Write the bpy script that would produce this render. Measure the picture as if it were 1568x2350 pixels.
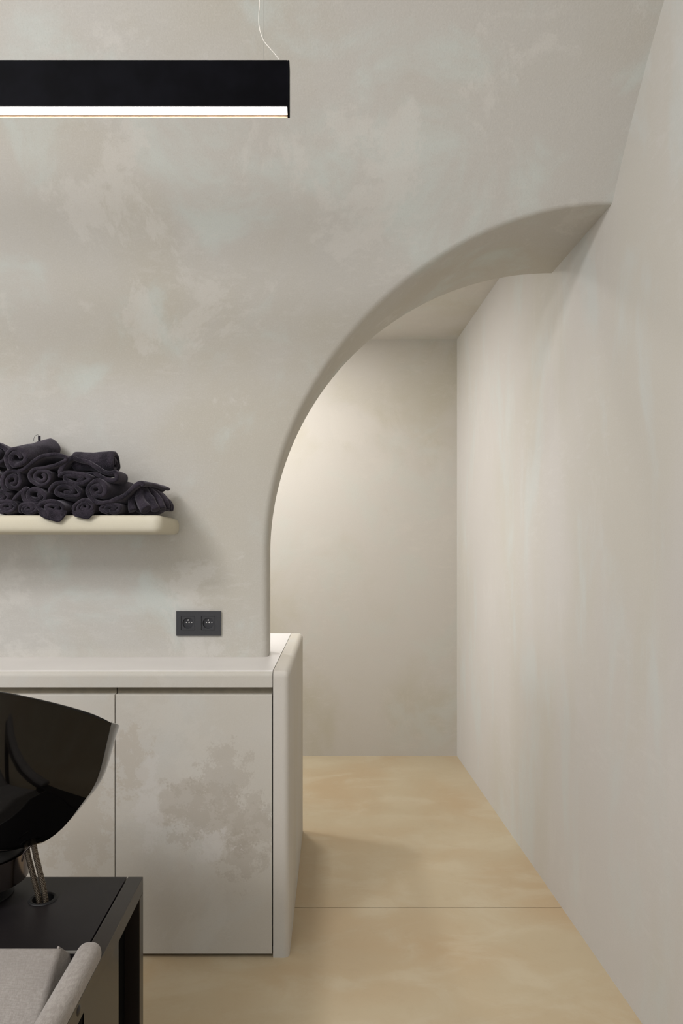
import bpy, bmesh, math, random
from mathutils import Vector, Matrix, noise

for o in list(bpy.data.objects):
    bpy.data.objects.remove(o)
C = bpy.context.scene.collection
SC = bpy.context.scene
PI = math.pi

# ------------------------------------------------------------------ camera
F = 1568.0                    # focal length in pixels (frame 1568 x 2350)
PX, PY, EYE = 718.0, 1257.0, 1.245
cam_d = bpy.data.cameras.new('camera')
cam_d.sensor_fit = 'HORIZONTAL'
cam_d.sensor_width = 36.0
cam_d.lens = 36.0 * F / 1568.0
cam_d.shift_x = (784.0 - PX) / 1568.0
cam_d.shift_y = (PY - 1175.0) / 1568.0
cam_d.clip_start = 0.02
cam = bpy.data.objects.new('camera', cam_d)
cam.location = (0, 0, EYE)
cam.rotation_euler = (PI / 2, 0, 0)
C.objects.link(cam)
SC.camera = cam

# ------------------------------------------------------------------ light
SC.view_settings.view_transform = 'Standard'
SC.view_settings.look = 'None'
SC.view_settings.gamma = 1.0
SC.view_settings.use_curve_mapping = False
SC.view_settings.exposure = -0.10
w = bpy.data.worlds.new('world')
SC.world = w
w.use_nodes = True
w.node_tree.nodes['Background'].inputs[0].default_value = (0.955, 0.97, 1.0, 1)
w.node_tree.nodes['Background'].inputs[1].default_value = 0.62


def area(name, loc, target, sx, sy, power, col, spread=PI):
    d = bpy.data.lights.new(name, 'AREA')
    d.shape = 'RECTANGLE'
    d.size, d.size_y = sx, sy
    d.energy = power
    d.color = col
    d.spread = spread
    o = bpy.data.objects.new(name, d)
    o.location = loc
    o.rotation_euler = (Vector(target) - Vector(loc)).to_track_quat('-Z', 'Z').to_euler()
    C.objects.link(o)
    return o


# ceiling spots along the crown of the vault, behind the camera
area('crown_light', (-1.8, -0.3, 3.0), (0.5, 2.2, 1.3), 0.9, 0.45, 50, (1.0, 0.99, 1.0))
# pendants further back in the salon
area('rear_pendant_light', (-1.1, -0.1, 2.30), (-0.2, 2.3, 1.0), 1.5, 0.26, 16, (1.0, 0.985, 0.98))
# broad fill added behind the camera to even out doors and wall
area('front_fill', (-0.9, -1.9, 1.25), (-0.7, 2.3, 0.9), 2.6, 1.9, 19, (0.96, 0.98, 1.0))
# downlight in the ceiling of the passage behind the arch
area('passage_light', (-0.22, 3.35, 2.478), (-0.22, 3.35, 0), 0.14, 0.14, 15, (1.0, 0.97, 0.94))
area('passage_floor_fill', (-0.95, 3.35, 2.478), (-0.95, 3.35, 0), 0.14, 0.14, 13, (1.0, 0.98, 0.96))  # extra light added to lift the passage floor and far wall
# fills added to brighten the passage, standing in for light from the left
area('passage_wall_fill', (-0.95, 2.64, 1.5), (-0.55, 4.08, 1.22), 0.7, 0.9, 9, (0.98, 0.99, 1.0))  # unseen fill hung behind the arched wall, aimed at the far wall
area('passage_end_fill', (-2.85, 3.5, 1.05), (0.8, 3.75, 0.7), 1.0, 1.4, 26, (0.98, 0.99, 1.0))  # general fill added at the left end of the passage


# ------------------------------------------------------------------ helpers
def at(x, y, D):
    """world point on the plane at distance D seen at frame position x, y"""
    return Vector(((x - PX) * D / F, D, EYE + (PY - y) * D / F))


def lin(r, g, b):
    def f(c):
        c /= 255.0
        return c / 12.92 if c <= 0.04045 else ((c + 0.055) / 1.055) ** 2.4
    return (f(r), f(g), f(b), 1.0)


def obj(name, bm, mat=None, parent=None, smooth=True):
    me = bpy.data.meshes.new(name)
    if smooth:
        for f in bm.faces:
            f.smooth = True
        for e in bm.edges:
            if len(e.link_faces) == 2 and e.calc_face_angle(0) > 0.9:
                e.smooth = False
    bm.to_mesh(me)
    bm.free()
    if mat:
        me.materials.append(mat)
    o = bpy.data.objects.new(name, me)
    C.objects.link(o)
    if parent:
        o.parent = parent
        o.matrix_parent_inverse = Matrix.Translation(-parent.location) if not parent.rotation_euler.z else parent.matrix_basis.inverted()
    return o


def even(o):
    m = o.modifiers.new('even_normals', 'WEIGHTED_NORMAL')
    m.keep_sharp = True
    return o


def tag(o, label=None, cat=None, group=None, kind=None):
    if label:
        o['label'] = label
    if cat:
        o['category'] = cat
    if group:
        o['group'] = group
    if kind:
        o['kind'] = kind
    return o


def thing(name, loc, label, cat, group=None):
    o = bpy.data.objects.new(name, None)
    o.empty_display_size = 0.05
    o.location = loc
    C.objects.link(o)
    return tag(o, label, cat, group)


def box(bm, x0, x1, y0, y1, z0, z1, bev=0.0, seg=2, flt=None):
    r = bmesh.ops.create_cube(bm, size=1.0)
    vs = r['verts']
    for v in vs:
        v.co = Vector((x0 if v.co.x < 0 else x1, y0 if v.co.y < 0 else y1, z0 if v.co.z < 0 else z1))
    if bev > 0:
        es = list({e for v in vs for e in v.link_edges})
        if flt:
            es = [e for e in es if flt((e.verts[0].co + e.verts[1].co) / 2, e)]
        if es:
            bmesh.ops.bevel(bm, geom=es, offset=bev, segments=seg, profile=0.5, affect='EDGES')
    return bm


def tube(bm, pts, rad, n=12, caps=True):
    pts = [Vector(p) for p in pts]
    rings = []
    up = Vector((0.123, 0.456, 0.88)).normalized()
    for i, p in enumerate(pts):
        a = pts[max(0, i - 1)]
        b = pts[min(len(pts) - 1, i + 1)]
        t = (b - a).normalized()
        u = t.cross(up).normalized()
        v = t.cross(u).normalized()
        r = rad[i] if isinstance(rad, (list, tuple)) else rad
        rings.append([bm.verts.new(p + u * r * math.cos(2 * PI * k / n) + v * r * math.sin(2 * PI * k / n)) for k in range(n)])
    for a, b in zip(rings, rings[1:]):
        for k in range(n):
            bm.faces.new((a[k], a[(k + 1) % n], b[(k + 1) % n], b[k]))
    if caps:
        bm.faces.new(rings[0][::-1])
        bm.faces.new(rings[-1])
    bmesh.ops.recalc_face_normals(bm, faces=bm.faces)
    return bm


def lathe(bm, prof, cx, cy, n=40, a0=0.0, a1=2 * PI):
    full = abs(a1 - a0 - 2 * PI) < 1e-6
    m = n if full else n + 1
    rings = [[bm.verts.new((cx + r * math.cos(a0 + (a1 - a0) * k / n), cy + r * math.sin(a0 + (a1 - a0) * k / n), z)) for k in range(m)] for r, z in prof]
    for a, b in zip(rings, rings[1:]):
        for k in range(n):
            bm.faces.new((a[k], a[(k + 1) % m], b[(k + 1) % m], b[k]))
    bmesh.ops.remove_doubles(bm, verts=bm.verts, dist=1e-6)
    bmesh.ops.recalc_face_normals(bm, faces=bm.faces)
    return bm


def catmull(pts, n=8):
    pts = [Vector(p) for p in pts]
    P = [pts[0] * 2 - pts[1]] + pts + [pts[-1] * 2 - pts[-2]]
    out = []
    for i in range(1, len(P) - 2):
        a, b, c, d = P[i - 1], P[i], P[i + 1], P[i + 2]
        for k in range(n):
            t = k / n
            out.append(0.5 * (2 * b + (c - a) * t + (2 * a - 5 * b + 4 * c - d) * t * t + (3 * b - a - 3 * c + d) * t ** 3))
    out.append(pts[-1])
    return out


# ------------------------------------------------------------------ materials
class NT:
    def __init__(self, name):
        self.m = bpy.data.materials.new(name)
        self.m.use_nodes = True
        self.t = self.m.node_tree
        self.b = self.t.nodes['Principled BSDF']

    def n(self, typ, **kw):
        nd = self.t.nodes.new(typ)
        for k, v in kw.items():
            setattr(nd, k, v)
        return nd

    def l(self, a, b):
        self.t.links.new(a, b)

    def pos(self, scale=(1, 1, 1), loc=(0, 0, 0), rot=(0, 0, 0)):
        g = self.n('ShaderNodeNewGeometry')
        mp = self.n('ShaderNodeMapping')
        mp.inputs['Scale'].default_value = scale
        mp.inputs['Location'].default_value = loc
        mp.inputs['Rotation'].default_value = rot
        self.l(g.outputs['Position'], mp.inputs['Vector'])
        return mp.outputs['Vector']

    def noise(self, vec, scale, detail=5, rough=0.55, dist=0.0):
        nd = self.n('ShaderNodeTexNoise')
        nd.inputs['Scale'].default_value = scale
        nd.inputs['Detail'].default_value = detail
        nd.inputs['Roughness'].default_value = rough
        nd.inputs['Distortion'].default_value = dist
        self.l(vec, nd.inputs['Vector'])
        return nd.outputs['Fac']

    def ramp(self, fac, lo, hi, a=0.0, b=1.0):
        nd = self.n('ShaderNodeMapRange')
        nd.interpolation_type = 'SMOOTHSTEP'
        nd.inputs['From Min'].default_value = lo
        nd.inputs['From Max'].default_value = hi
        nd.inputs['To Min'].default_value = a
        nd.inputs['To Max'].default_value = b
        self.l(fac, nd.inputs['Value'])
        return nd.outputs['Result']

    def mix(self, fac, a, b, mode='MIX'):
        nd = self.n('ShaderNodeMix', data_type='RGBA', blend_type=mode)
        if isinstance(fac, (int, float)):
            nd.inputs[0].default_value = fac
        else:
            self.l(fac, nd.inputs[0])
        for s, v in ((nd.inputs[6], a), (nd.inputs[7], b)):
            if isinstance(v, tuple):
                s.default_value = v
            else:
                self.l(v, s)
        return nd.outputs[2]

    def math(self, op, a, b):
        nd = self.n('ShaderNodeMath', operation=op)
        for s, v in ((nd.inputs[0], a), (nd.inputs[1], b)):
            if isinstance(v, (int, float)):
                s.default_value = v
            else:
                self.l(v, s)
        return nd.outputs[0]

    def bump(self, h, strength, dist=0.002):
        nd = self.n('ShaderNodeBump')
        nd.inputs['Strength'].default_value = strength
        nd.inputs['Distance'].default_value = dist
        self.l(h, nd.inputs['Height'])
        self.l(nd.outputs['Normal'], self.b.inputs['Normal'])


def simple(name, col, rough=0.5, metal=0.0, coat=0.0, spec=0.5, noise_amt=0.08, nscale=30, bump=0.0, bscale=300, sheen=0.0):
    m = NT(name)
    v = m.pos()
    n1 = m.noise(v, nscale, 4)
    dark = tuple(c * (1 - noise_amt) for c in col[:3]) + (1,)
    lite = tuple(min(1, c * (1 + noise_amt)) for c in col[:3]) + (1,)
    m.l(m.mix(m.ramp(n1, 0.35, 0.65), dark, lite), m.b.inputs['Base Color'])
    m.b.inputs['Roughness'].default_value = rough
    m.b.inputs['Metallic'].default_value = metal
    m.b.inputs['Coat Weight'].default_value = coat
    m.b.inputs['Coat Roughness'].default_value = 0.03
    m.b.inputs['Specular IOR Level'].default_value = spec
    if sheen:
        m.b.inputs['Sheen Weight'].default_value = sheen
        m.b.inputs['Sheen Roughness'].default_value = 0.4
        m.b.inputs['Sheen Tint'].default_value = (0.8, 0.75, 0.85, 1)
    if bump:
        m.bump(m.noise(v, bscale, 3), bump, 0.001)
    return m.m


def plaster(name, base, cool, olive, pale, stretch=(1, 1, 1), seed=0.0, amt=1.0, bump=0.6, patch=0.5, spot=None):
    """hand trowelled lime plaster: soft clouds of tone, crisp dry-brushed patches, fine sandy relief"""
    m = NT(name)
    v = m.pos(stretch, (seed, seed * 1.7, -seed * 0.6))
    vt = m.pos((1, 1, 1), (seed, 3.0, seed), (0.4, 0.7, 0.5))
    big = m.noise(v, 1.5, 4, 0.55, 0.4)
    mid = m.noise(v, 3.4, 7, 0.6, 0.5)
    pat = m.noise(v, 2.6, 14, 0.72, 0.3)
    col = m.mix(m.ramp(big, 0.42, 0.66, 0, 0.75 * amt), base, olive)
    col = m.mix(m.ramp(mid, 0.50, 0.68, 0, 0.8 * amt), col, cool)
    col = m.mix(m.ramp(pat, 0.545, 0.60, 0, patch * amt), col, pale)
    # dry trowel streaks: grain stretched on the diagonal
    st = m.n('ShaderNodeMapping')
    st.inputs['Scale'].default_value = (16, 16, 46)
    st.inputs['Rotation'].default_value = (0.6, 0.95, 0.5)
    g = m.n('ShaderNodeNewGeometry')
    m.l(g.outputs['Position'], st.inputs['Vector'])
    streak = m.noise(st.outputs['Vector'], 1.0, 5, 0.65)
    gate = m.ramp(m.noise(vt, 2.2, 3), 0.45, 0.62)
    col = m.mix(m.math('MULTIPLY', m.ramp(streak, 0.52, 0.66), m.math('MULTIPLY', gate, 0.30 * amt)), col, pale)
    grain = m.noise(m.pos(), 260, 3, 0.6)
    col = m.mix(m.ramp(grain, 0.50, 0.72, 0, 0.28 * amt), col, pale)
    col = m.mix(m.ramp(grain, 0.48, 0.28, 0, 0.16 * amt), col, tuple(c * 0.8 for c in olive[:3]) + (1,))
    if spot:
        for (cx, cy, cz, rx, rz, c2, s) in spot:
            sv = m.pos((1 / rx, 0.0, 1 / rz), (-cx / rx, 0, -cz / rz))
            ln = m.n('ShaderNodeVectorMath', operation='LENGTH')
            m.l(sv, ln.inputs[0])
            wob = m.noise(m.pos((1, 1, 1), (7 + cx * 5, 7, 7)), 15, 10, 0.62)
            crumb = m.noise(m.pos((1, 1, 1), (3, 1, 5)), 130, 4, 0.7)
            d = m.math('ADD', ln.outputs['Value'], m.math('ADD', m.math('MULTIPLY', m.math('SUBTRACT', wob, 0.5), 4.6), m.math('MULTIPLY', m.math('SUBTRACT', crumb, 0.5), 1.6)))
            col = m.mix(m.ramp(d, 0.80, 1.12, s, 0.0), col, c2)
    m.l(col, m.b.inputs['Base Color'])
    m.b.inputs['Roughness'].default_value = 0.8
    m.b.inputs['Specular IOR Level'].default_value = 0.25
    fine = m.noise(m.pos(), 150, 5, 0.7)
    h = m.math('ADD', m.math('MULTIPLY', fine, 0.6), m.math('MULTIPLY', streak, 0.5))
    m.bump(h, bump, 0.0016)
    return m.m


BASE = lin(189, 186, 180)
COOL = lin(193, 198, 193)
OLIVE = lin(184, 179, 167)
PALE = lin(203, 200, 194)
M = {}
M['wall'] = plaster('plaster_wall', BASE, COOL, OLIVE, PALE, seed=0.3)
M['right'] = plaster('plaster_right_wall', lin(193, 189, 184), lin(192, 194, 190), lin(189, 185, 175), lin(200, 197, 192), stretch=(1, 1.3, 0.42), seed=4.1, patch=0.22, bump=0.2)
M['passage'] = plaster('plaster_passage', lin(193, 188, 180), lin(191, 190, 182), lin(182, 176, 159), lin(201, 195, 186), seed=2.2, patch=0.25, bump=0.15)
M['soffit'] = M['wall']
M['ceil'] = plaster('plaster_vault', BASE, COOL, OLIVE, PALE, seed=1.3)
M['unit'] = plaster('plaster_joinery', lin(193, 189, 182), lin(192, 192, 188), lin(187, 182, 171), lin(200, 197, 190), seed=6.0, amt=0.7, bump=0.15,
                    spot=[(x_, 0, z_, a_, b_, lin(168, 160, 149), 0.42) for x_, z_, a_, b_ in ((-0.275, 0.54, 0.075, 0.085), (-0.39, 0.47, 0.09, 0.08), (-0.30, 0.42, 0.13, 0.09), (-0.185, 0.40, 0.085, 0.085), (-0.215, 0.315, 0.05, 0.075))]
                    + [(-0.553, 0, 0.60, 0.05, 0.09, lin(180, 172, 160), 0.55), (-0.72, 0, 0.42, 0.10, 0.20, lin(180, 172, 160), 0.5),
                       (-0.30, 0, 0.335, 0.055, 0.04, lin(203, 200, 196), 0.65), (-0.50, 0, 0.48, 0.04, 0.14, lin(201, 198, 194), 0.5)])
M['shelf'] = plaster('plaster_shelf', lin(196, 190, 172), lin(196, 191, 176), lin(190, 182, 160), lin(202, 197, 182), seed=8.0, amt=0.6, bump=0.1)
M['panel_side'] = plaster('plaster_end_panel', lin(196, 191, 183), lin(194, 193, 187), lin(190, 184, 170), lin(198, 193, 184), stretch=(2, 2, 0.35), seed=3.0, amt=0.8, patch=0.2, bump=0.15)
M['worktop'] = simple('smooth_white_worktop', lin(226, 223, 221), 0.35, noise_amt=0.02, nscale=4)
M['carcass'] = simple('carcass_shadow_gap', lin(120, 112, 95), 0.7)
M['gap'] = simple('black_gap', lin(30, 26, 22), 0.8)


def floor_mat():
    m = NT('polished_screed')
    v = m.pos()
    big = m.noise(v, 1.3, 4, 0.5, 0.6)
    mid = m.noise(m.pos((1, 1.6, 1), (3, 1, 0)), 4.0, 8, 0.62, 0.6)
    fine = m.noise(v, 22, 8, 0.7)
    col = m.mix(m.ramp(big, 0.36, 0.66), lin(188, 173, 145), lin(184, 162, 130))
    col = m.mix(m.ramp(mid, 0.45, 0.68, 0, 0.6), col, lin(196, 184, 159))
    col = m.mix(m.ramp(fine, 0.5, 0.75, 0, 0.22), col, lin(170, 149, 119))
    m.l(col, m.b.inputs['Base Color'])
    m.l(m.ramp(mid, 0.3, 0.7, 0.38, 0.52), m.b.inputs['Roughness'])
    m.b.inputs['Specular IOR Level'].default_value = 0.35
    m.bump(fine, 0.06, 0.001)
    return m.m


M['floor'] = floor_mat()
M['lamp_black'] = simple('lamp_black', lin(7, 7, 11), 0.6, spec=0.04, noise_amt=0.3, nscale=14)
M['lamp_warm'] = simple('lamp_lip', lin(205, 180, 158), 0.4)
M['wire_white'] = simple('white_cable', lin(225, 220, 212), 0.5)
M['wire_steel'] = simple('steel_wire', lin(160, 158, 152), 0.35, metal=0.6)
M['socket'] = simple('anthracite_plastic', lin(44, 44, 47), 0.5, noise_amt=0.03)
M['socket_dark'] = simple('anthracite_recess', lin(36, 36, 40), 0.4, noise_amt=0.03)
M['socket_gap'] = simple('socket_groove', lin(18, 18, 20), 0.7)
M['contact'] = simple('bright_contact', lin(235, 232, 228), 0.25, metal=0.3)
M['ceramic'] = simple('black_glazed_ceramic', lin(7, 6, 6), 0.05, coat=0.0, spec=0.42, noise_amt=0.02)
M['seam'] = simple('seam_black', lin(4, 4, 4), 0.5)
M['table'] = simple('black_satin_metal', lin(24, 21, 23), 0.42, spec=0.35, noise_amt=0.06, nscale=20)
M['table_side'] = simple('black_satin_frame', lin(34, 29, 26), 0.24, noise_amt=0.06, nscale=20)
M['black'] = simple('matt_black', lin(12, 11, 12), 0.6)
M['chrome'] = simple('dark_chrome', lin(120, 112, 110), 0.16, metal=1.0)


def emit():
    m = NT('led_diffuser')
    v = m.pos()
    m.l(m.mix(m.ramp(m.noise(v, 3, 2), 0.3, 0.7), (1, 0.90, 0.78, 1), (1, 0.93, 0.82, 1)), m.b.inputs['Emission Color'])
    m.b.inputs['Emission Strength'].default_value = 30.0
    m.b.inputs['Base Color'].default_value = (0.9, 0.88, 0.85, 1)
    return m.m


M['led'] = emit()


def towel_mat():
    m = NT('charcoal_terry')
    v = m.pos()
    n1 = m.noise(v, 26, 5, 0.6)
    n2 = m.noise(v, 420, 3, 0.7)
    col = m.mix(m.ramp(n1, 0.35, 0.68), lin(25, 23, 29), lin(50, 45, 53))
    col = m.mix(m.ramp(n2, 0.45, 0.75, 0, 0.45), col, lin(84, 78, 88))
    m.l(col, m.b.inputs['Base Color'])
    m.b.inputs['Roughness'].default_value = 0.95
    m.b.inputs['Specular IOR Level'].default_value = 0.1
    m.b.inputs['Sheen Weight'].default_value = 0.30
    m.b.inputs['Sheen Roughness'].default_value = 0.4
    m.b.inputs['Sheen Tint'].default_value = (0.75, 0.7, 0.8, 1)
    m.bump(n2, 0.6, 0.002)
    return m.m


M['towel'] = towel_mat()


def fabric_mat():
    m = NT('grey_woven_upholstery')
    v = m.pos()
    wx = m.noise(m.pos((900, 120, 120)), 1.0, 2)
    wz = m.noise(m.pos((120, 120, 900)), 1.0, 2)
    ww = m.math('ADD', wx, wz)
    n1 = m.noise(v, 6, 4)
    col = m.mix(m.ramp(n1, 0.35, 0.65), lin(150, 144, 138), lin(164, 158, 152))
    col = m.mix(m.ramp(ww, 0.75, 1.3, 0.4, 0.9), lin(126, 119, 114), col)
    m.l(col, m.b.inputs['Base Color'])
    m.b.inputs['Roughness'].default_value = 0.9
    m.b.inputs['Specular IOR Level'].default_value = 0.15
    m.b.inputs['Sheen Weight'].default_value = 0.15
    m.bump(ww, 0.3, 0.001)
    return m.m


M['fabric'] = fabric_mat()


def hose_mat():
    m = NT('braided_steel_hose')
    tc = m.n('ShaderNodeTexCoord')
    a = m.n('ShaderNodeTexWave', wave_type='BANDS', bands_direction='DIAGONAL')
    a.inputs['Scale'].default_value = 190
    a.inputs['Distortion'].default_value = 0.6
    m.l(tc.outputs['Object'], a.inputs['Vector'])
    mp = m.n('ShaderNodeMapping')
    mp.inputs['Scale'].default_value = (-1, 1, 1)
    m.l(tc.outputs['Object'], mp.inputs['Vector'])
    b = m.n('ShaderNodeTexWave', wave_type='BANDS', bands_direction='DIAGONAL')
    b.inputs['Scale'].default_value = 190
    m.l(mp.outputs['Vector'], b.inputs['Vector'])
    f = m.math('MULTIPLY', a.outputs['Fac'], b.outputs['Fac'])
    m.l(m.mix(m.ramp(f, 0.1, 0.5), lin(60, 48, 40), lin(150, 139, 121)), m.b.inputs['Base Color'])
    m.b.inputs['Metallic'].default_value = 0.75
    m.b.inputs['Roughness'].default_value = 0.33
    m.bump(f, 0.5, 0.001)
    return m.m


M['hose'] = hose_mat()

# ------------------------------------------------------------------ the room
XR = 0.862                      # right wall
XL = -3.0
YW, YB = 2.34, 2.48             # front and back of the arched wall at its foot
ZS, RV = 1.0, 2.227             # springing and radius of the barrel vault
ZT = 0.87                       # worktop height
RA, ZA = 1.015, 1.220           # radius and centre height of the quarter arch
YA, ZC = 4.085, 2.49            # passage: far wall and ceiling


def vault(v):
    """arc length along the wall -> depth, height"""
    if v < ZS:
        return YW, v
    a = (v - ZS) / RV
    return YW - RV * (1 - math.cos(a)), ZS + RV * math.sin(a)


def vinv(z):
    return z if z < ZS else ZS + RV * math.asin(min(1, (z - ZS) / RV))


VTOP = ZS + RV * math.radians(60)


def wall_back():
    bm = bmesh.new()
    rf, rb = 0.028, 0.02
    nb, na, nr = 14, 60, 44
    path = []                   # arch outline in X, Z with outward (into the wall) normal
    for i in range(nb):
        path.append((XR - RA, ZT + (ZA - ZT) * i / nb, -1.0, 0.0))
    for i in range(na + 1):
        a = PI - (PI / 2) * i / na
        path.append((XR + RA * math.cos(a), ZA + RA * math.sin(a), math.cos(a), math.sin(a)))
    outer = []
    n = len(path)
    LV, LX = VTOP - ZT, XR - XL
    for i in range(n):
        s = i / (n - 1)
        if s < 0.62:
            outer.append((XL, ZT + LV * (s / 0.62)))
        else:
            outer.append((XL + LX * (s - 0.62) / 0.38, VTOP))
    rows = []
    fil = 7
    for i, (x, z, nx, nz) in enumerate(path):
        row = []
        # back face, far to near
        for k in range(6, 0, -1):
            t = k / 6
            ox, ov = outer[i]
            oz = min(ov, 2.62)
            bx, bz = x + nx * rb, z + nz * rb
            row.append((bx + (ox - bx) * t, YB, bz + (oz - bz) * t))
        for k in range(fil + 1):
            a = (PI / 2) * k / fil
            r = rb - rb * math.sin(a)
            d = rb - rb * math.cos(a)
            row.append((x + nx * r, YB - d, z + nz * r))
        s_ = i / (n - 1)
        rf = 0.026 - 0.018 * max(0.0, (s_ - 0.2) / 0.8)
        v0 = vinv(z + nz * rf)
        y0, _ = vault(v0)
        for k in range(1, 5):
            yy = (YB - rb) + (y0 + rf - (YB - rb)) * k / 5
            row.append((x, yy, z))
        for k in range(fil + 1):
            a = (PI / 2) * k / fil
            r = rf * (1 - math.cos(a))
            zz = z + nz * r
            yv, _ = vault(vinv(zz))
            row.append((x + nx * r, yv + rf * (1 - math.sin(a)), zz))
        ix, iv = x + nx * rf, v0
        ox, ov = outer[i]
        for k in range(1, nr + 1):
            t = (k / nr)
            yv, zv = vault(iv + (ov - iv) * t)
            row.append((ix + (ox - ix) * t, yv, zv))
        rows.append([bm.verts.new((min(p[0], XR), p[1], p[2])) for p in row])
    for a, b in zip(rows, rows[1:]):
        for k in range(len(a) - 1):
            bm.faces.new((a[k], a[k + 1], b[k + 1], b[k]))
    bmesh.ops.recalc_face_normals(bm, faces=bm.faces)
    o = obj('wall_back', bm, M['wall'])
    return tag(o, kind='structure')


wall_back()


def slab(name, x0, x1, y0, y1, z0, z1, mat, parent=None, bev=0.0):
    o = obj(name, box(bmesh.new(), x0, x1, y0, y1, z0, z1, bev), mat, parent, smooth=False)
    return o


# vault overhead (from the top of the arched wall over the crown to the other springing)
bm = bmesh.new()
NV = 48
outr = []
for (rr) in (RV, RV + 0.1):
    ring = []
    for k in range(NV + 1):
        a = math.radians(60) + math.radians(78) * k / NV
        y = YW - RV + rr * math.cos(a)
        z = ZS + rr * math.sin(a)
        ring.append((bm.verts.new((XL, y, z)), bm.verts.new((XR, y, z))))
    outr.append(ring)
for ring in outr:
    for a, b in zip(ring, ring[1:]):
        bm.faces.new((a[0], a[1], b[1], b[0]))
for e in (0, -1):
    bm.faces.new((outr[0][e][0], outr[0][e][1], outr[1][e][1], outr[1][e][0]))
bmesh.ops.recalc_face_normals(bm, faces=bm.faces)
tag(obj('ceiling', bm, M['ceil']), kind='structure')

tag(slab('wall_right', XR, XR + 0.12, -2.0, YA + 0.12, 0, 3.4, M['right']), kind='structure')
tag(slab('wall_passage', XL, XR, YA, YA + 0.12, 0, ZC + 0.1, M['passage']), kind='structure')
tag(slab('ceiling_passage', XL, XR, YB, YA, ZC, ZC + 0.1, M['passage']), kind='structure')
tag(slab('wall_left', XL - 0.12, XL, YB, YA + 0.12, 0, ZC + 0.1, M['passage']), kind='structure')

# floor: screed fields parted by a saw cut
fl = bpy.data.objects.new('floor', None)
C.objects.link(fl)
tag(fl, kind='structure')
YJ = 2.363
slab('screed_field', XL, XR, -2.0, YJ - 0.0022, -0.05, 0, M['floor'], fl)
slab('screed_field', XL, XR, YJ + 0.0022, YA, -0.05, 0, M['floor'], fl)
slab('joint_filler', XL, XR, YJ - 0.0022, YJ + 0.0022, -0.05, -0.005, M['gap'], fl)

# ------------------------------------------------------------------ counter
YF = 2.076
TH = math.radians(1.7)
wt = thing('worktop', (-1.2, 2.5, 0.821), 'smooth pale worktop with rounded front edge under the plaster wall', 'worktop')
bm = bmesh.new()
# cross section in Y, Z extruded along X: rounded nosing front and back
sec = []
r = 0.017
z0 = 0.821
sec.append((YF, z0))
for k in range(9):
    a = (PI / 2) * k / 8
    sec.append((YF + r * 1.3 * (1 - math.cos(a)), ZT - r + r * math.sin(a)))
YE = 3.010
for k in range(9):
    a = PI / 2 - (PI / 2) * k / 8
    sec.append((YE - r * (1 - math.cos(a)), ZT - r + r * math.sin(a)))
sec.append((YE, z0))
X1 = -0.1225
va = [bm.verts.new((-2.6, y, z)) for y, z in sec]
vb = [bm.verts.new((X1 + math.tan(TH) * (y - YF), y, z)) for y, z in sec]
for k in range(len(sec)):
    j = (k + 1) % len(sec)
    bm.faces.new((va[k], va[j], vb[j], vb[k]))
bm.faces.new(va)
bm.faces.new(vb[::-1])
bmesh.ops.recalc_face_normals(bm, faces=bm.faces)
nos = even(obj('slab', bm, M['worktop'], wt))
# the nosing is plaster finished like the doors
nos.data.materials.append(M['unit'])
for p in nos.data.polygons:
    if p.center.y < YF + 0.010:
        p.material_index = 1

bm = bmesh.new()
box(bm, 0, 0.0495, 0, 0.939, 0, ZT, 0.019, 6,
    lambda c, e: (c.x > 0.04 and c.z > 0.01) or (c.z > ZT - 0.01 and abs(c.x - 0.025) < 0.01) or False)
ep = even(obj('end_panel', bm, M['panel_side']))
ep.location = (-0.1205, YF - 0.001, 0)
ep.rotation_euler = (0, 0, -TH)
tag(ep, 'upright rounded plaster end panel closing the counter beside the passage', 'panel')

xs = [(-0.5998, -0.1235), (-1.0785, -0.6022), (-1.5570, -1.0810), (-2.0357, -1.5597), (-2.5144, -2.0384)]
lab = ['plaster faced base cabinet at the right end under worktop, with dark cloudy stain',
       'plaster faced base cabinet behind the black basin, second from the end panel',
       'plaster faced base cabinet beyond the left edge, third from the end panel',
       'plaster faced base cabinet beyond the left edge, fourth from the end panel',
       'plaster faced base cabinet beyond the left edge, fifth from the end panel']
for (x0, x1), lb in zip(xs, lab):
    t = thing('base_cabinet', ((x0 + x1) / 2, YF + 0.3, 0), lb, 'cabinet', 'base cabinets under the worktop')
    slab('carcass', x0 - 0.0012, x1 + 0.0012, YF + 0.045, YF + 0.90, 0.045, 0.819, M['carcass'], t)
    slab('plinth', x0, x1, YF + 0.06, YF + 0.10, 0.0, 0.044, M['gap'], t)
    slab('door', x0, x1, YF, YF + 0.022, 0.011, 0.7985, M['unit'], t, 0.0012)
    slab('grip_rail', x0, x1, YF + 0.0225, YF + 0.044, 0.79, 0.8185, M['carcass'], t)
    slab('shadow_liner', x0 - 0.001, x1 + 0.001, YF + 0.023, YF + 0.0445, 0.05, 0.785, M['gap'], t)

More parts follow.
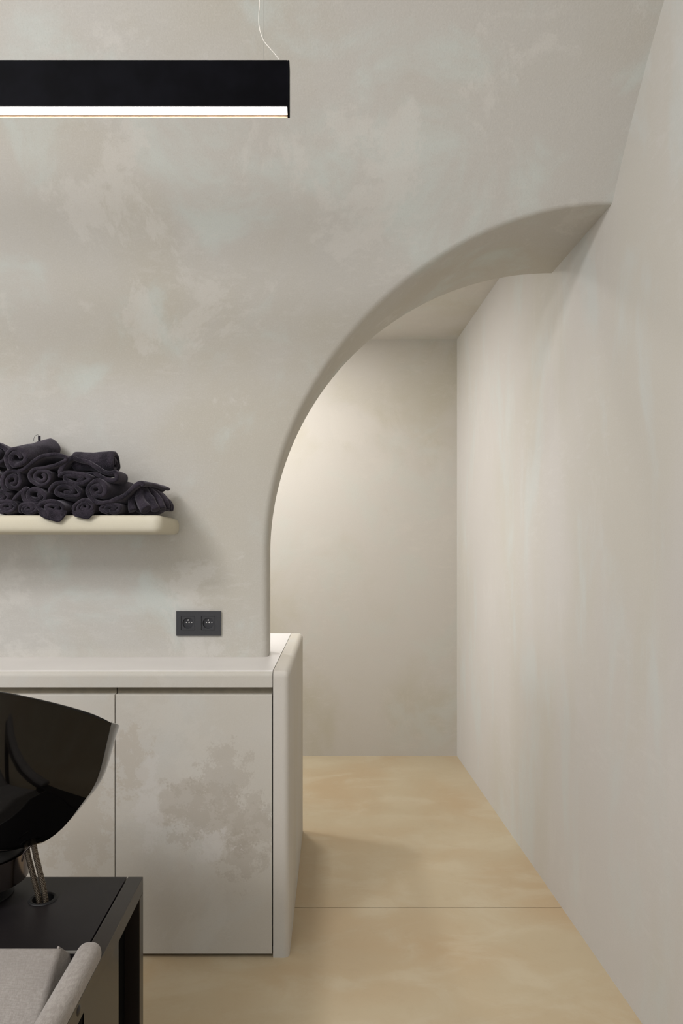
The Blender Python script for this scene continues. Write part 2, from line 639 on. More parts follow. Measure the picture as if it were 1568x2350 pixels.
# ------------------------------------------------------------------ double socket
k = 1.494e-3
sx0, sx1 = (406 - PX) * k, (508 - PX) * k
sz0, sz1 = EYE - (1458 - PY) * k, EYE - (1402 - PY) * k
t = thing('double_socket', ((sx0 + sx1) / 2, YW, (sz0 + sz1) / 2), 'anthracite double wall socket with two round wells, above the worktop', 'socket')
ys = YW - 0.009
cz = (sz0 + sz1) / 2 + 0.001
cxs = [(433 - PX) * k, (479 - PX) * k]
hs = 0.0225
bm = bmesh.new()                 # frame plate with two square openings
gx = [sx0, cxs[0] - hs - 0.0014, cxs[0] + hs + 0.0014, cxs[1] - hs - 0.0014, cxs[1] + hs + 0.0014, sx1]
gz = [sz0, cz - hs - 0.0014, cz + hs + 0.0014, sz1]
vv = {}
for i, x in enumerate(gx):
    for j, z in enumerate(gz):
        vv[i, j] = bm.verts.new((x, ys, z))
for i in range(5):
    for j in range(3):
        if j == 1 and i in (1, 3):
            continue
        bm.faces.new((vv[i, j], vv[i + 1, j], vv[i + 1, j + 1], vv[i, j + 1]))
bmesh.ops.recalc_face_normals(bm, faces=bm.faces)
ex = bmesh.ops.extrude_face_region(bm, geom=list(bm.faces))
for v in ex['geom']:
    if isinstance(v, bmesh.types.BMVert):
        v.co.y = YW
bmesh.ops.recalc_face_normals(bm, faces=bm.faces)
obj('frame', bm, M['socket'], t, smooth=False)
for cx in cxs:
    bm = bmesh.new()             # square insert with a round recess
    N = 40
    yi = ys + 0.0006
    rw = 0.0186
    ring0 = [bm.verts.new((cx + rw * math.cos(2 * PI * q / N), yi, cz + rw * math.sin(2 * PI * q / N))) for q in range(N)]
    sq = []
    for q in range(N):
        a = 2 * PI * q / N
        c, s = math.cos(a), math.sin(a)
        m_ = max(abs(c), abs(s))
        sq.append(bm.verts.new((cx + hs * c / m_, yi, cz + hs * s / m_)))
    sb = [bm.verts.new((v.co.x, YW - 0.0005, v.co.z)) for v in sq]
    for q in range(N):
        j = (q + 1) % N
        bm.faces.new((ring0[q], ring0[j], sq[j], sq[q]))
        bm.faces.new((sq[q], sq[j], sb[j], sb[q]))
    bmesh.ops.recalc_face_normals(bm, faces=bm.faces)
    ins = obj('socket_insert', bm, M['socket'], t, smooth=False)
    bm = bmesh.new()             # the well
    r1 = [bm.verts.new((cx + rw * math.cos(2 * PI * q / N), yi, cz + rw * math.sin(2 * PI * q / N))) for q in range(N)]
    r2 = [bm.verts.new((cx + rw * 0.97 * math.cos(2 * PI * q / N), YW - 0.0008, cz + rw * 0.97 * math.sin(2 * PI * q / N))) for q in range(N)]
    for q in range(N):
        j = (q + 1) % N
        bm.faces.new((r1[q], r1[j], r2[j], r2[q]))
    bm.faces.new(r2)
    obj('well', bm, M['socket_dark'], ins, smooth=False)
    for (dx, dz, rr, yo) in ((-0.0066, 0.002, 0.0018, 0.0), (0.0026, 0.0022, 0.0022, 0.0), (0.0118, 0.002, 0.0018, 0.0), (0.0, 0.0102, 0.0022, 0.004)):
        bm = bmesh.new()
        tube(bm, [(cx + dx, YW - 0.0009, cz + dz), (cx + dx, YW - 0.003 - yo, cz + dz)], rr, 12)
        obj('contact_pin' if yo else 'contact_hole', bm, M['contact'], ins)

# ------------------------------------------------------------------ shelf
bm = bmesh.new()
SY, SX1, SZ0, SZ1 = 2.052, -0.4535, 1.2895, 1.3435
th = SZ1 - SZ0
prof = []
for k in range(13):
    a = -PI / 2 + PI * k / 12
    # squared-off bullnose: distance inwards from the edge and height
    ca, sa = math.cos(a), math.sin(a)
    prof.append((0.020 * (1 - abs(ca) ** 0.8), (SZ0 + SZ1) / 2 + th / 2 * math.copysign(abs(sa) ** 0.8, sa)))
out = []
rc = 0.030
out.append((-2.4, SY, 0, -1))
for k in range(11):
    a = -PI / 2 + (PI / 2) * k / 10
    out.append((SX1 - rc + rc * math.cos(a), SY + rc + rc * math.sin(a), math.cos(a), math.sin(a)))
out.append((SX1, YW + 0.002, 1, 0))
rows = []
for (x, y, nx, ny) in out:
    rows.append([bm.verts.new((x - nx * d, y - ny * d, z - (0.006 if y > YW else 0) * 0)) for d, z in prof])
for a, b in zip(rows, rows[1:]):
    for k in range(len(prof) - 1):
        bm.faces.new((a[k], b[k], b[k + 1], a[k + 1]))
# top and underside
bl = [bm.verts.new((-2.4, YW + 0.002, SZ0)), bm.verts.new((-2.4, YW + 0.002, SZ1))]
bm.faces.new([bl[0]] + [r_[0] for r_ in rows])
bm.faces.new(([bl[1]] + [r_[-1] for r_ in rows])[::-1])
bmesh.ops.recalc_face_normals(bm, faces=bm.faces)
sh = even(obj('wall_shelf', bm, M['shelf']))
tag(sh, 'thick plastered wall shelf with rounded edges carrying the rolled towels', 'shelf')

# ------------------------------------------------------------------ towels
KT = 2.045 / F


def tpx(x, y):
    return Vector(((x - PX) * KT, EYE + (PY - y) * KT))


def spiral(cx, cy, a, b, turns, start=0.0, rot=0.0, inner=0.12, seed=0, cw=1, squash=2.0):
    pts = []
    n = int(turns * 26)
    for i in range(n + 1):
        t = i / n
        ang = start + cw * 2 * PI * turns * (t - 1)
        rr = inner + (1 - inner) * t
        rr *= 1 + 0.05 * math.sin(3 * ang + seed) * (1 - t * 0.4) + 0.05 * noise.noise((seed * 3.1, math.cos(ang) * 1.5 + t, math.sin(ang) * 1.5))
        x, z = rr * math.cos(ang) * a, rr * math.sin(ang) * b
        c, s = math.cos(rot), math.sin(rot)
        p = tpx(cx, cy)
        pts.append(Vector((p.x + (x * c - z * s) * KT, p.y + (x * s + z * c) * KT)))
    return pts


def cloth(name, pts, y0, length, thick=0.0085, yaw=0.0, drift=(0, 0), label=None, cat='towel', group=None, lump=0.0052, seed=0, parent=None, taper=0.0, zmin=None):
    """a thick sheet whose edge follows pts (X, Z) and runs back from y0; the far end may swing and drift"""
    n = len(pts)
    L, R = [], []
    for i, p in enumerate(pts):
        a, b = pts[max(0, i - 1)], pts[min(n - 1, i + 1)]
        d = (b - a)
        d = d.normalized() if d.length > 1e-9 else Vector((1, 0))
        nn = Vector((-d.y, d.x))
        L.append(nn)
    cen = sum(pts, Vector((0, 0))) / n
    bm = bmesh.new()
    h = thick / 2
    ylist = [(0.0, 0.25), (0.0012, 0.65), (0.0035, 0.95), (0.008, 1.0)]
    m = 9
    for k in range(1, m + 1):
        ylist.append((0.008 + (length - 0.016) * k / m, 1.0))
    ylist += [(length - 0.003, 0.9), (length, 0.3)]
    rings = []
    cw, sw = math.cos(yaw), math.sin(yaw)
    for (y, f) in ylist:
        t = y / length
        ring = []
        for side in (1, -1):
            rng = range(n) if side == 1 else range(n - 1, -1, -1)
            for i in rng:
                e = min(1.0, min(i, n - 1 - i) / 2.0 + 0.35)
                p = pts[i] + L[i] * (h * f * side * e)
                q = cen + (p - cen) * (1 - taper * t)
                lx, lz = q.x - cen.x, q.y
                X = cen.x + lx * cw + y * sw + drift[0] * t
                Y = y0 - lx * sw + y * cw
                Z = lz + drift[1] * t
                nv = noise.noise_vector((X * 16 + seed * 5, Y * 14, Z * 16))
                n2 = noise.noise_vector((X * 45 + seed, Y * 40, Z * 45))
                d = nv * lump + n2 * lump * 0.45
                Z2 = Z + d.z
                if zmin is not None and Z2 < zmin:
                    Z2 = zmin + 0.0002
                ring.append(bm.verts.new((X + d.x, Y + d.y * 0.8, Z2)))
        rings.append(ring)
    N = 2 * n
    for a, b in zip(rings, rings[1:]):
        for k in range(N):
            bm.faces.new((a[k], a[(k + 1) % N], b[(k + 1) % N], b[k]))
    for ring in (rings[0], rings[-1]):
        for i in range(n - 1):
            bm.faces.new((ring[i], ring[i + 1], ring[N - 2 - i], ring[N - 1 - i]))
    bmesh.ops.recalc_face_normals(bm, faces=bm.faces)
    o = obj(name, bm, M['towel'], parent)
    if label:
        tag(o, label, cat, group)
    return o


def V(*pp):
    return [tpx(x, y) for x, y in pp]


def roll_path(cx, cy, a, b, turns, start=0, rot=0, inner=0.15, seed=0, cw=1, flap=None):
    s = spiral(cx, cy, a, b, turns, start, rot, inner, seed, cw)
    if flap:
        f = V(*flap)
        s = s[:-2] + catmull([s[-2]] + f, 6)
    return s


G = 'rolled towels heaped on the shelf'
ZSH = SZ1 + 0.0005
yf = 2.058
T = 0.0112
# bottom row
cloth('rolled_towel', roll_path(8, 1163, 24, 17, 2.22, 4.2, 0.1, seed=1), yf + 0.006, 0.24, T, label='charcoal rolled towel in the bottom row, cut by the left edge of the photo', group=G, seed=1, zmin=ZSH)
cloth('rolled_towel', roll_path(59, 1166, 22.5, 14, 2.37, 4.0, -0.1, seed=2), yf + 0.006, 0.24, T, label='flat charcoal rolled towel in the bottom row, second from the left edge', group=G, seed=2, zmin=ZSH)
b3 = cloth('rolled_towel', roll_path(120, 1163, 34, 18.5, 1.92, 4.4, -0.12, seed=3), yf - 0.010, 0.26, T * 1.15, label='charcoal rolled towel at the shelf edge with the largest corner hanging over', group=G, seed=3, zmin=ZSH)
b4 = cloth('rolled_towel', roll_path(190, 1164, 26, 17, 2.22, 3.6, 0.15, seed=4), yf - 0.006, 0.25, T, label='charcoal rolled towel with a smaller pointed corner over the shelf edge', group=G, seed=4, zmin=ZSH)
cloth('rolled_towel', roll_path(253, 1167, 27.5, 13, 2.07, 4.3, 0.0, seed=5), yf + 0.004, 0.24, T, label='flattened charcoal rolled towel on the shelf beneath the loose folded tail', group=G, seed=5, zmin=ZSH)
# the gap behind the left edge is filled by one more roll
cloth('rolled_towel', roll_path(-32, 1098, 26, 24, 2.0, 4.2, 0.0, seed=21), yf + 0.014, 0.2, T, label='charcoal rolled towel just outside the left edge beside the third row', group=G, seed=21)
# rightmost bundle: crumpled into fanned folds
bm = bmesh.new()
for pts, ya, yb_, rr in ((((320, 1121), (306, 1138), (302, 1158), (306, 1172)), 2.10, 2.085, 0.012),
                         (((324, 1119), (321, 1138), (326, 1156), (336, 1172)), 2.10, 2.068, 0.015),
                         (((328, 1118), (339, 1135), (350, 1152), (358, 1171)), 2.115, 2.080, 0.0125),
                         (((332, 1118), (352, 1131), (366, 1150), (373, 1170)), 2.135, 2.105, 0.0115),
                         (((338, 1122), (362, 1132), (379, 1151), (382, 1170)), 2.165, 2.14, 0.011),
                         (((346, 1126), (371, 1137), (387, 1156), (387, 1171)), 2.195, 2.18, 0.0105),
                         (((350, 1132), (377, 1144), (391, 1160), (391, 1172)), 2.23, 2.22, 0.0105)):
    n_ = len(pts) - 1
    P = [at(px_, py_, ya + (yb_ - ya) * i / n_) for i, (px_, py_) in enumerate(pts)]
    P = [Vector((p.x, p.y, max(p.z, ZSH + rr + 0.001))) for p in P]
    C_ = catmull(P, 7)
    tube(bm, C_, [rr * (0.75 + 0.4 * i / len(C_)) for i in range(len(C_))], 12)
q = at(345, 1160, 2.15)
bmesh.ops.create_icosphere(bm, subdivisions=3, radius=1.0, matrix=Matrix.Translation(Vector((q.x, 2.155, ZSH + 0.028))) @ Matrix.Diagonal((0.05, 0.06, 0.026, 1)))
bmesh.ops.create_icosphere(bm, subdivisions=2, radius=1.0, matrix=Matrix.Translation(Vector((q.x - 0.005, 2.16, ZSH + 0.05))) @ Matrix.Diagonal((0.03, 0.05, 0.022, 1)))
for v in bm.verts:
    v.co += noise.noise_vector(v.co * 40) * 0.003
    v.co.z = max(v.co.z, ZSH)
b6 = obj('rolled_towel', bm, M['towel'])
tag(b6, 'charcoal towel crumpled into fanned folds at the right end of the shelf', 'towel', G)
md = b6.modifiers.new('blend', 'REMESH')
md.mode = 'VOXEL'
md.voxel_size = 0.0028
md.use_smooth_shade = True
md = b6.modifiers.new('soften', 'SMOOTH')
md.factor = 0.5
md.iterations = 3

# hanging corners of two bottom towels
def corner(parent, pts, y, thick):
    bm = bmesh.new()
    P = [at(px_, py_, y) for px_, py_ in pts]
    fr = [bm.verts.new((p.x, p.y - 0.004 + (0.010 if i in (0, len(P) - 1) else 0.0) * 0, p.z)) for i, p in enumerate(P)]
    bk = [bm.verts.new((p.x, p.y + thick - 0.004, p.z)) for p in P]
    bm.faces.new(fr)
    bm.faces.new(bk[::-1])
    for i in range(len(P)):
        j = (i + 1) % len(P)
        bm.faces.new((fr[i], bk[i], bk[j], fr[j]))
    bmesh.ops.recalc_face_normals(bm, faces=bm.faces)
    bmesh.ops.bevel(bm, geom=list(bm.edges), offset=0.0022, segments=2, affect='EDGES')
    obj('loose_corner', bm, M['towel'], parent)


corner(b3, [(87, 1174), (94, 1186), (112, 1193), (134, 1199), (141, 1195), (152, 1181), (155, 1172), (120, 1168)], 2.041, 0.007)
corner(b4, [(164, 1174), (170, 1185), (186, 1189), (203, 1192), (208, 1187), (216, 1179), (217, 1170), (190, 1168)], 2.042, 0.007)

# second row
cloth('rolled_towel', roll_path(-12, 1140, 28, 22, 1.92, 4.2, 0.1, seed=7), yf + 0.012, 0.22, T, label='charcoal rolled towel in the second row, mostly outside the left edge', group=G, seed=7)
cloth('rolled_towel', roll_path(74, 1135, 30, 20, 1.78, 2.4, -0.15, seed=8, inner=0.3, cw=-1, flap=[(55, 1121), (40, 1130), (22, 1146)]), yf + 0.008, 0.22, T * 1.2, label='charcoal rolled towel in the second row with hollow centre and flap to left', group=G, seed=8)
cloth('rolled_towel', roll_path(147, 1126, 39, 20.5, 1.92, 3.4, -0.1, seed=9, inner=0.2), yf + 0.006, 0.22, T * 1.2, label='wide oval charcoal rolled towel in the middle of the second row', group=G, seed=9)
cloth('rolled_towel', roll_path(221, 1123, 25, 25, 2.00, 4.2, 0.0, seed=10, inner=0.2, cw=1, flap=[(216, 1153), (236, 1154), (262, 1146), (284, 1135), (301, 1119), (314, 1109), (321, 1109), (324, 1114)]), yf + 0.000, 0.20, T * 1.15, drift=(0.040, 0.006), label='round charcoal rolled towel whose loose tail runs right over its neighbours', group=G, seed=10)
# third row
cloth('rolled_towel', roll_path(20, 1102, 25, 27, 2.07, 4.2, 0.0, seed=11), yf + 0.010, 0.20, T, label='charcoal rolled towel in the third row nearest the left edge', group=G, seed=11)
cloth('rolled_towel', roll_path(88, 1092, 29, 23, 1.92, 1.9, 0.05, seed=12, inner=0.2, cw=-1, flap=[(108, 1068), (130, 1062), (146, 1053), (139, 1044), (112, 1040), (86, 1044), (68, 1056), (54, 1070), (42, 1079), (34, 1080)]), yf + 0.006, 0.17, T, label='charcoal rolled towel with an open loop of cloth arching above its end', group=G, seed=12, lump=0.003)
cloth('rolled_towel', roll_path(166, 1096, 38, 15, 1.70, 3.3, -0.15, seed=13, inner=0.35), yf + 0.008, 0.19, T * 1.2, label='flattened charcoal rolled towel under the sideways bundle, hollow and dark inside', group=G, seed=13)
# top
cloth('rolled_towel', roll_path(-27, 1040, 36, 32, 2.07, 4.2, 0.0, seed=14), yf + 0.02, 0.16, T, label='topmost charcoal towel roll showing only its rounded side at the left edge', group=G, seed=14)
e1 = cloth('rolled_towel', roll_path(30, 1052, 28, 27, 1.7, 4.0, 0.2, seed=15, inner=0.3), yf + 0.004, 0.165, T * 1.25, yaw=0.20, drift=(0.014, 0.050), taper=-0.12, label='topmost charcoal towel roll with its far end raised highest of the heap', group=G, seed=15, lump=0.007)
bm = bmesh.new()
tube(bm, catmull([at(x, y, 2.2) for x, y in ((77, 1012), (79, 1003), (85, 998), (90, 1000), (93, 1010))], 6), 0.0006, 6)
box(bm, at(88, 0, 2.2).x, at(92.5, 0, 2.2).x, 2.196, 2.2045, at(0, 1012, 2.2).z, at(0, 1000.5, 2.2).z, 0.001)
obj('hanging_loop', bm, M['towel'], e1)
e2 = cloth('rolled_towel', [p + Vector((0, 0)) for p in roll_path(206, 1056, 31, 29, 1.92, 5.0, 0.1, seed=16)], 2.13, 0.13, T * 1.2, yaw=1.66, label='charcoal towel bundle lying sideways on top of the heap, right side', group=G, seed=16, lump=0.006)
e2.location.x = -0.068
scarf = V((127, 1086), (136, 1066), (156, 1049), (172, 1053), (192, 1057), (210, 1067), (228, 1079), (246, 1083), (262, 1081), (262, 1096), (246, 1099), (226, 1094), (208, 1082))
cloth('draped_fold', catmull(scarf, 5), yf + 0.012, 0.10, T * 1.25, parent=e2, seed=17, lump=0.004)

# ------------------------------------------------------------------ pendant lamp
DL = 1.43
ll = thing('linear_pendant_lamp', (-0.6, DL + 0.015, EYE + 0.92), 'long black linear pendant lamp with glowing strip along its lower edge', 'lamp')
kl = DL / F
lx1 = (664.5 - PX) * kl
lz1 = EYE + (PY - 138) * kl
lz0 = EYE + (PY - 247) * kl
LW = 0.031
lx0 = -2.3
bm = bmesh.new()
box(bm, lx0, lx1 - 0.005, DL, DL + LW, lz0 + 0.0036, lz1)
obj('housing', bm, M['lamp_black'], ll, smooth=False)
bm = bmesh.new()
box(bm, lx1 - 0.0048, lx1, DL - 0.0002, DL + LW + 0.0002, lz0 - 0.0028, lz1 + 0.0004, 0.0012, 2)
obj('end_cap', bm, M['lamp_black'], ll, smooth=False)
slab('diffuser', lx0 + 0.01, lx1 - 0.0055, DL + 0.0025, DL + LW - 0.008, lz0, lz0 + 0.0029, M['led'], ll)
slab('lower_lip', lx0, lx1 - 0.005, DL + LW - 0.0016, DL + LW, lz0 - 0.0022, lz0 + 0.0028, M['lamp_warm'], ll)
slab('inner_reflector', lx0, lx1 - 0.005, DL + LW - 0.0078, DL + LW - 0.0018, lz0 + 0.0002, lz0 + 0.0029, M['lamp_warm'], ll)
cab = [at(x, y, DL + 0.012) for x, y in ((641, 137.5), (632, 125), (617, 108), (606, 94), (598, 74), (594.5, 55), (594.5, 30), (596, 0))]
top = Vector((cab[-1].x + 0.004, DL + 0.012, 2.795))
cab += [cab[-1].lerp(top, 0.4), top]
bm = bmesh.new()
tube(bm, catmull(cab, 6), 0.0009, 8)
obj('cable', bm, M['wire_white'], ll)
p = at(605.5, 137, DL + 0.016)
bm = bmesh.new()
tube(bm, [p, Vector((p.x, p.y, 2.785))], 0.00035, 6)
obj('suspension_wire', bm, M['wire_steel'], ll)

# ------------------------------------------------------------------ wash table
ZTB = 0.550
TX1 = -0.358
TY1 = 1.4426
TY0 = 1.178
FR = 0.032
tb = thing('wash_table', (-0.66, 1.3, 0), 'black metal wash table with a flat top in front of the cabinets', 'table')
XLT = -0.962
gx_, gy_ = -0.534, 1.352        # cable grommet
rg = 0.0235
bm = bmesh.new()                # top plate with a round hole
x0, x1 = XLT + FR + 0.001, TX1 - FR - 0.003
N = 40
ring, outv = [], []
for q in range(N):
    a = 2 * PI * q / N
    c, s = math.cos(a), math.sin(a)
    ring.append((gx_ + rg * c, gy_ + rg * s))
    t_ = min(((x1 - gx_) / c) if c > 1e-9 else ((x0 - gx_) / c if c < -1e-9 else 9), ((TY1 - gy_) / s) if s > 1e-9 else ((TY0 - gy_) / s if s < -1e-9 else 9))
    outv.append((gx_ + c * t_, gy_ + s * t_))
for (cx, cy) in ((x0, TY0), (x0, TY1), (x1, TY0), (x1, TY1)):
    j = min(range(N), key=lambda q: (outv[q][0] - cx) ** 2 + (outv[q][1] - cy) ** 2)
    outv[j] = (cx, cy)
L4 = [[bm.verts.new((x, y, z)) for x, y in pts] for pts, z in ((ring, ZTB - 0.018), (ring, ZTB), (outv, ZTB), (outv, ZTB - 0.018))]
for a, b in zip(L4, L4[1:] + L4[:1]):
    for q in range(N):
        bm.faces.new((a[q], a[(q + 1) % N], b[(q + 1) % N], b[q]))
bmesh.ops.recalc_face_normals(bm, faces=bm.faces)
obj('table_top', bm, M['table'], tb, smooth=False)
bm = bmesh.new()
lathe(bm, [(rg - 0.003, ZTB - 0.02), (rg - 0.003, ZTB + 0.001), (rg - 0.001, ZTB + 0.0025), (rg + 0.003, ZTB + 0.0022), (rg + 0.0045, ZTB + 0.0003)], gx_, gy_)
obj('grommet', bm, M['black'], tb)
slab('grommet_shaft', gx_ - rg, gx_ + rg, gy_ - rg, gy_ + rg, ZTB - 0.05, ZTB - 0.0185, M['black'], tb)
slab('front_trim', x0, x1, TY0 - 0.0016, TY0 - 0.0001, ZTB - 0.004, ZTB + 0.0004, M['wire_steel'], tb)
YFR = 0.62
for sgn, xo in ((1, TX1), (-1, XLT)):
    xa, xb = (xo - FR, xo) if sgn > 0 else (xo, xo + FR)
    bm = bmesh.new()
    box(bm, xa, xb, YFR, TY1, ZTB - FR, ZTB + 0.0006, 0.0012, 2)
    rail = obj('side_rail', bm, M['table_side'], tb, smooth=False)
    bm = bmesh.new()
    box(bm, xa, xb, TY1 - 0.029, TY1, 0.0, ZTB - FR, 0.0012, 2, lambda c, e: abs(e.verts[0].co.z - e.verts[1].co.z) > 0.1)
    obj('leg', bm, M['table_side'], tb, smooth=False)
    bm = bmesh.new()
    box(bm, xa, xb, YFR, YFR + 0.029, 0.0, ZTB - FR, 0.0012, 2, lambda c, e: abs(e.verts[0].co.z - e.verts[1].co.z) > 0.1)
    obj('leg', bm, M['table_side'], tb, smooth=False)
    # infill panel that turns inwards at its far edge
    bm = bmesh.new()
    pr = []
    xp = xb - 0.0015 if sgn > 0 else xa + 0.0015
    d = -sgn
    pr.append((xp, 1.073))
    for k in range(12):
        a = (PI / 2) * k / 11
        pr.append((xp + d * 0.06 * (1 - math.cos(a)), 1.255 + 0.07 * math.sin(a)))
    q0 = [(x, y, ZTB - FR - 0.0005) for x, y in pr]
    q1 = [(x, y, 0.02) for x, y in pr]
    q2 = [(x + d * 0.002, y - 0.0015, z) for x, y, z in q0]
    q3 = [(x + d * 0.002, y - 0.0015, z) for x, y, z in q1]
    A, B, Cc, Dd = [[bm.verts.new(p_) for p_ in q] for q in (q0, q1, q2, q3)]
    for k in range(len(pr) - 1):
        bm.faces.new((A[k], A[k + 1], B[k + 1], B[k]))
        bm.faces.new((Cc[k], Cc[k + 1], Dd[k + 1], Dd[k]))
        bm.faces.new((A[k], A[k + 1], Cc[k + 1], Cc[k]))
        bm.faces.new((B[k], B[k + 1], Dd[k + 1], Dd[k]))
    bmesh.ops.recalc_face_normals(bm, faces=bm.faces)
    obj('side_panel', bm, M['table_side'], tb)
    bm = bmesh.new()
    yb_, zb_ = 1.045, ZTB - 0.013
    for q in (0, 1):
        pass
    prof_ = [(0.0, 0.003), (0.0045, 0.0027), (0.0075, 0.0012), (0.0085, 0.0)]
    rings = []
    for r_, e_ in prof_[1:]:
        rings.append([bm.verts.new((xo + sgn * (e_ - 0.0002), yb_ + r_ * math.cos(2 * PI * q / 20), zb_ + r_ * math.sin(2 * PI * q / 20))) for q in range(20)])
    cv = bm.verts.new((xo + sgn * 0.003, yb_, zb_))
    for q in range(20):
        j = (q + 1) % 20
        bm.faces.new((cv, rings[0][q], rings[0][j]))
        for a, b in zip(rings, rings[1:]):
            bm.faces.new((a[q], a[j], b[j], b[q]))
    bmesh.ops.recalc_face_normals(bm, faces=bm.faces)
    obj('bolt_cap', bm, M['table_side'], tb)
slab('back_panel', XLT + FR, TX1 - FR, TY1 - 0.02, TY1 - 0.012, 0.02, ZTB - 0.0185, M['black'], tb)
slab('apron', XLT + FR, TX1 - FR, TY0 + 0.045, TY0 + 0.051, 0.02, ZTB - 0.0185, M['black'], tb)

# ------------------------------------------------------------------ basin
BX, BY = -0.6660, 1.33
BW, BB, BL = 0.274, 0.13, 0.27
zb, zr0 = 0.655, 0.910
bs = thing('shampoo_basin', (BX, BY, ZTB), 'glossy black ceramic shampoo basin tilted on the wash table', 'basin')
lev = [(0.30, 0.0), (0.40, 0.008), (0.475, 0.025), (0.53, 0.06), (0.58, 0.10), (0.63, 0.15), (0.675, 0.205), (0.715, 0.26), (0.755, 0.32), (0.80, 0.385),
       (0.835, 0.435), (0.868, 0.50), (0.892, 0.565), (0.912, 0.635), (0.928, 0.70), (0.944, 0.77), (0.960, 0.84), (0.980, 0.92), (0.992, 0.965), (1.0, 0.992), (1.0, 1.0)]


def plan(u):
    """u in 0..1 front from left corner to right corner, 1..2 round the back; returns x, y, rim height"""
    if u <= 1:
        x = -1 + 2 * u
        return BW * x, -BB * (1 - abs(x) ** 2.0), zr0 + 0.09 * (1 - abs(x) ** 2.0) - 0.006 * max(0.0, (abs(x) - 0.86) / 0.14) ** 2
    a = PI * (u - 1)
    c, q = math.cos(a), math.sin(a)
    return BW * math.copysign(abs(c) ** 0.87, c), BL * q ** 0.87, zr0 - 0.006 - 0.085 * q ** 0.87


NF, NBK = 44, 44
us = [i / NF for i in range(NF)] + [1 + i / NBK for i in range(NBK)]
bm = bmesh.new()
rows = []


def ringv(a, h, off=0.0, dz=0.0):
    r_ = []
    for u in us:
        x, y, zr = plan(u)
        back = 1.0
        if off:
            d = math.hypot(x, y)
            x, y = x * (1 - off / d), y * (1 - off / d)
        r_.append(bm.verts.new((BX + x * a, BY + 0.02 * (1 - h) + y * a * back, zb + (zr - zb) * h + dz)))
    return r_


for a, h in lev:
    rows.append(ringv(a, h))
rows.append(ringv(1.0, 1.0, 0.003, 0.0018))
rows.append(ringv(1.0, 1.0, 0.009, 0.0018))
rows.append(ringv(1.0, 1.0, 0.015, -0.001))
for a, h in lev[::-2][1:]:
    rows.append(ringv(a, max(h, 0.08) if h > 0 else 0.08, 0.018, 0.0))
for a, b in zip(rows, rows[1:]):
    n = len(us)
    for k in range(n):
        bm.faces.new((a[k], a[(k + 1) % n], b[(k + 1) % n], b[k]))
bm.faces.new(rows[0][::-1])
bm.faces.new(rows[-1])
bmesh.ops.recalc_face_normals(bm, faces=bm.faces)
bm.verts.ensure_lookup_table()
crease = set()
for r_ in rows[2:len(lev)]:
    crease.add(r_[0])
    crease.add(r_[NF])
for f in bm.faces:
    f.smooth = True
for e in bm.edges:
    if e.verts[0] in crease and e.verts[1] in crease:
        e.smooth = False
bowl = obj('bowl', bm, M['ceramic'], bs)
# rolled rear rim: raised lip along the top of the side wall ends at a small step
bm = bmesh.new()
pts = []
for k in range(len(lev)):
    a, h = lev[k]
    if h >= 0.40:
        pts.append((BX + BW * a + 0.001, BY + 0.02 * (1 - h) + 0.0012, zb + (zr0 - zb) * h))
tube(bm, catmull(pts[:-1], 3), [0.0004 + 0.0008 * math.sin(PI * i / (3 * (len(pts) - 2))) for i in range(3 * (len(pts) - 2) + 1)], 8)
obj('seam', bm, M['seam'], bowl)

# swivel bracket and foot
bm = bmesh.new()
bcy = 1.37
lathe(bm, [(0.086, 0.583), (0.090, 0.584), (0.091, 0.637), (0.088, 0.639), (0.086, 0.636)], BX, bcy, 56)
obj('swivel_collar', bm, M['chrome'], bs)
bm = bmesh.new()
lathe(bm, [(0.0, 0.658), (0.07, 0.656), (0.084, 0.637), (0.084, 0.586), (0.05, 0.578), (0.045, 0.560), (0.062, 0.553), (0.062, ZTB + 0.0005), (0.0, ZTB + 0.0005)], BX, bcy, 48)
obj('pedestal', bm, M['black'], bs)
bm = bmesh.new()
hp = [at(x, y, 1.30) for x, y in ((71, 1941), (62, 1949), (55, 1958), (52, 1968), (50, 1977))]
tube(bm, catmull(hp, 6), 0.0018, 10)
obj('lock_lever', bm, M['chrome'], bs)
for pts in (((59, 1936), (63.5, 1958), (71, 1989), (80, 2024), (88.5, 2058)), ((75, 1930), (80.5, 1955), (88.5, 1989), (97.5, 2025), (104, 2057))):
    P = [at(x, y, 1.342) for x, y in pts]
    P[0].z += 0.012
    P.append(Vector((P[-1].x + 0.003, P[-1].y, ZTB - 0.015)))
    bm = bmesh.new()
    tube(bm, catmull(P, 8), 0.0054, 16)
    obj('braided_hose', bm, M['hose'], bs)

# ------------------------------------------------------------------ chair
ch = thing('wash_chair', (-0.66, 0.75, 0), 'grey upholstered wash chair with padded arms, its back against the black table', 'chair')
for sgn in (1, -1):
    bm = bmesh.new()
    ax1 = -0.3515
    wd = 0.040
    ctr = -0.6606
    xa, xb = ax1 - wd, ax1
    if sgn < 0:
        xa, xb = 2 * ctr - xb, 2 * ctr - xa
    box(bm, xa, xb, 0.66, 1.150, 0.5512, 0.588, 0.0165, 6)
    for v in bm.verts:
        v.co.z += 0.001 * noise.noise(v.co * 12)
    even(obj('armrest', bm, M['fabric'], ch))
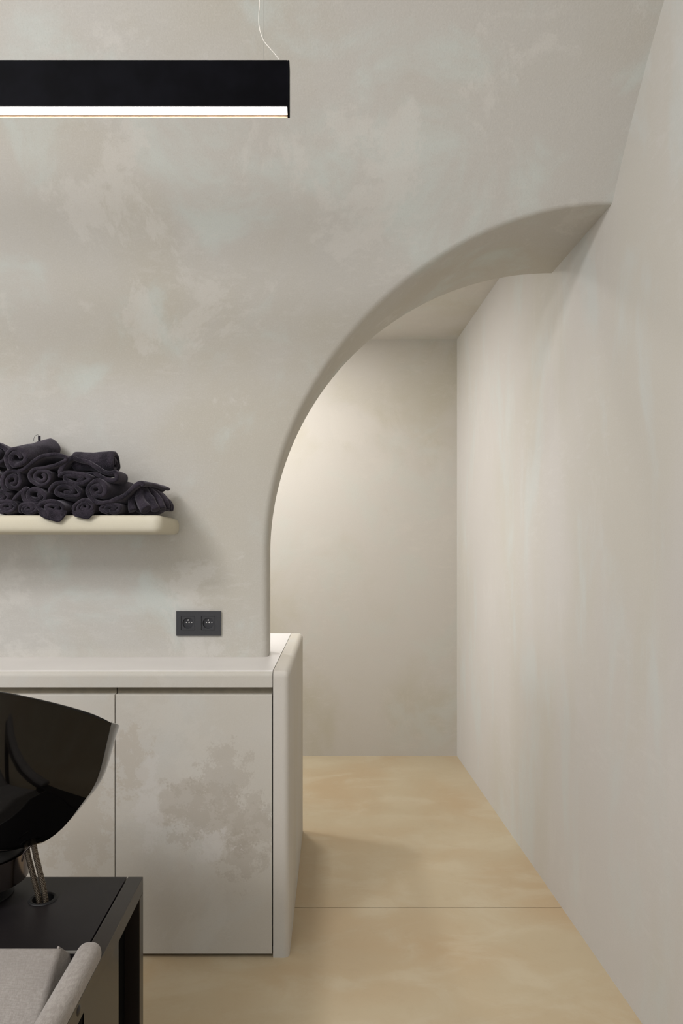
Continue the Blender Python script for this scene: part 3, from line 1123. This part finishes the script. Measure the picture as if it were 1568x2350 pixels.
# back cushion: reclined pad with boxed sides
bm = bmesh.new()
hw = 0.250
NX, NZ = 16, 14
H = 0.40
T0 = 0.075
grid = {}
tilt = math.radians(53)
ctop = Vector((-0.6606, 1.156, 0.579))
def cpt(x, s, d):
    # s down the face, d thickness behind the face
    return Vector((ctop.x + x, ctop.y - s * math.sin(tilt) + d * math.cos(tilt), ctop.z - s * math.cos(tilt) - d * math.sin(tilt)))
layers = []
for (d, inset) in ((0.0, 0.023), (0.003, 0.017), (0.010, 0.013), (0.080, 0.002), (0.085, 0.0), (0.098, 0.008)):
    loop = []
    for i in range(NX):
        loop.append(cpt(-(hw - inset) + 2 * (hw - inset) * i / NX, inset * 0.6, d - 0.0))
    for i in range(NZ):
        loop.append(cpt(hw - inset, inset * 0.6 + (H - 1.2 * inset) * i / NZ, d))
    for i in range(NX):
        loop.append(cpt((hw - inset) - 2 * (hw - inset) * i / NX, H - inset * 0.6, d))
    for i in range(NZ):
        loop.append(cpt(-(hw - inset), H - inset * 0.6 - (H - 1.2 * inset) * i / NZ, d))
    layers.append([bm.verts.new(p_) for p_ in loop])
for a, b in zip(layers, layers[1:]):
    n = len(a)
    for k in range(n):
        bm.faces.new((a[k], a[(k + 1) % n], b[(k + 1) % n], b[k]))
bm.faces.new(layers[0])
bm.faces.new(layers[-1][::-1])
bmesh.ops.recalc_face_normals(bm, faces=bm.faces)
bk = obj('back_cushion', bm, M['fabric'], ch)
bm = bmesh.new()
pp = [cpt(hw - 0.019, 0.008, 0.004), cpt(hw - 0.009, 0.004, 0.045), cpt(hw - 0.001, 0.003, 0.082), cpt(hw, 0.03, 0.085), cpt(hw, 0.2, 0.085)]
tube(bm, catmull(pp, 6), 0.0022, 8)
obj('piping', bm, M['fabric'], bk)
bm = bmesh.new()
box(bm, BX - 0.255, BX + 0.255, 0.36, 0.86, 0.20, 0.285, 0.03, 4)
obj('seat', bm, M['fabric'], ch)
for sx_ in (-1, 1):
    for yy in (0.40, 0.82):
        bm = bmesh.new()
        box(bm, BX + sx_ * 0.22 - 0.015, BX + sx_ * 0.22 + 0.015, yy - 0.015, yy + 0.015, 0, 0.205, 0.002)
        obj('leg', bm, M['black'], ch, smooth=False)
